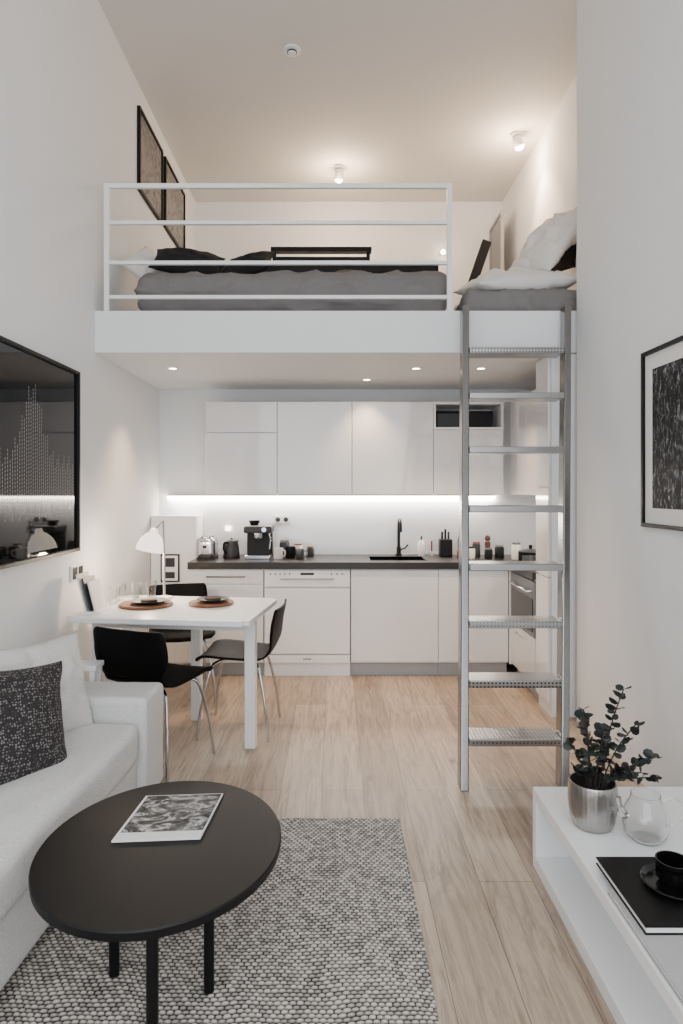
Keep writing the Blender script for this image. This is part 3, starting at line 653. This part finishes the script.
for tip in [(-.03, .0, .38), (.11, .02, .44), (.03, -.03, .33), (-.07, .02, .27), (-.06, -.03, .2), (.14, .0, .33), (.19, -.02, .23), (.2, -.05, .18), (.06, .05, .3), (.13, -.06, .2), (.0, .06, .34), (.21, .01, .22)]:
    tip = Vector(tip); path = smoothpath([Vector((tip.x*.1, tip.y*.1, .02)), Vector((tip.x*.25, tip.y*.25, .15)), Vector((tip.x*.6, tip.y*.6, .15+(tip.z-.15)*.6)), tip], 7)
    tube(path, .0022, 5, sb)
    for i, p in enumerate(path):
        if p.z < .165: continue
        for rep in range(2 if i % 2 else 1):
            a = rnd_.uniform(0, 6.28); dv = Vector((math.cos(a), math.sin(a), rnd_.uniform(-.1, .8))).normalized()
            leaf(p, dv, rnd_.uniform(.02, .037))
finish('stem', sb, M['stem'], r, smooth=60); finish('foliage', lf, M['leaf'], r, smooth=60)

r = root('glass_jug', 'clear glass teapot jug standing on white bench', 'jug', (.975, 2.04, BT+.001))
finish('body', lathe([(0, 0), (.045, 0), (.062, .02), (.07, .055), (.062, .095), (.045, .125), (.044, .14), (.0425, .14), (.043, .124), (.0595, .094), (.0675, .055), (.0595, .022), (.043, .003), (0, .003)], 40), M['glass'], r, smooth=60)
finish('handle', tube(smoothpath([(.05, 0, .115), (.09, -.01, .13), (.115, -.01, .1), (.1, -.01, .06), (.066, 0, .04)]), .005), M['glass'], r, smooth=60)
finish('spout', tube(smoothpath([(-.062, 0, .07), (-.08, 0, .1), (-.085, 0, .13)]), [.012]*6+[.008]*7, 12), M['glass'], r, smooth=60)

def book(name, x0, x1, y0, y1, z0, z1, m, lab, cat='book', rot=0):
    r = root(name, lab, cat, ((x0+x1)/2, (y0+y1)/2, z0), rot); w, d, h = (x1-x0)/2, (y1-y0)/2, z1-z0
    finish('pages', B(-w+.004, w-.003, -d+.004, d-.004, .003, h-.003), M['paper'], r)
    bm = B(-w, w, -d, d, 0, .0028); B(-w, w, -d, d, h-.0028, h, bm); B(w-.0028, w, -d, d, .0028, h-.0028, bm); finish('cover', bm, M[m], r)
book('book', .738, 1.06, 1.36, 1.76, BT+.001, BT+.019, 'gpil', 'pale grey covered book beneath the black book')
book('book', .750, 1.13, 1.57, 1.87, BT+.020, BT+.040, 'black', 'large black hardcover book on white bench')
z0 = BT+.0405
r = root('tray', 'round black tray on black book', 'tray', (.905, 1.73, z0)); finish('dish', lathe([(0, 0), (.075, 0), (.085, .014), (.082, .016), (.072, .005), (0, .005)], 40), M['blackgl'], r, smooth=40)
r = root('candle_holder', 'black ceramic candle cup on black tray', 'candle holder', (.905, 1.74, z0+.0055)); finish('cup', lathe([(0, 0), (.032, 0), (.042, .015), (.044, .06), (.04, .06), (.037, .016), (0, .012)], 32), M['blackgl'], r, smooth=50)
finish('handle', tube(smoothpath([(.043, 0, .045), (.065, 0, .042), (.06, 0, .02), (.042, 0, .018)]), .004), M['blackgl'], r, smooth=60)

# ------------------------------------------------------------ light + world
light('window_daylight', 'AREA', (0, -.66, 2.2), 102, (.92, .96, 1), (90, 0, 0), shape='RECTANGLE', size=2.5, size_y=3.7)
w = D.worlds.new('world'); bpy.context.scene.world = w; w.use_nodes = True
w.node_tree.nodes['Background'].inputs[0].default_value = (.88, .94, 1, 1); w.node_tree.nodes['Background'].inputs[1].default_value = .8

cam = D.cameras.new('camera'); co_ = D.objects.new('camera', cam); C.objects.link(co_); co_.location = (0, 0, CAMH); co_.rotation_euler = (math.pi/2, 0, 0)
cam.sensor_width = 36; cam.lens = F/1024*36; cam.shift_x = 6.5/1024; cam.shift_y = -22/1024; cam.clip_start = .02
bpy.context.scene.camera = co_
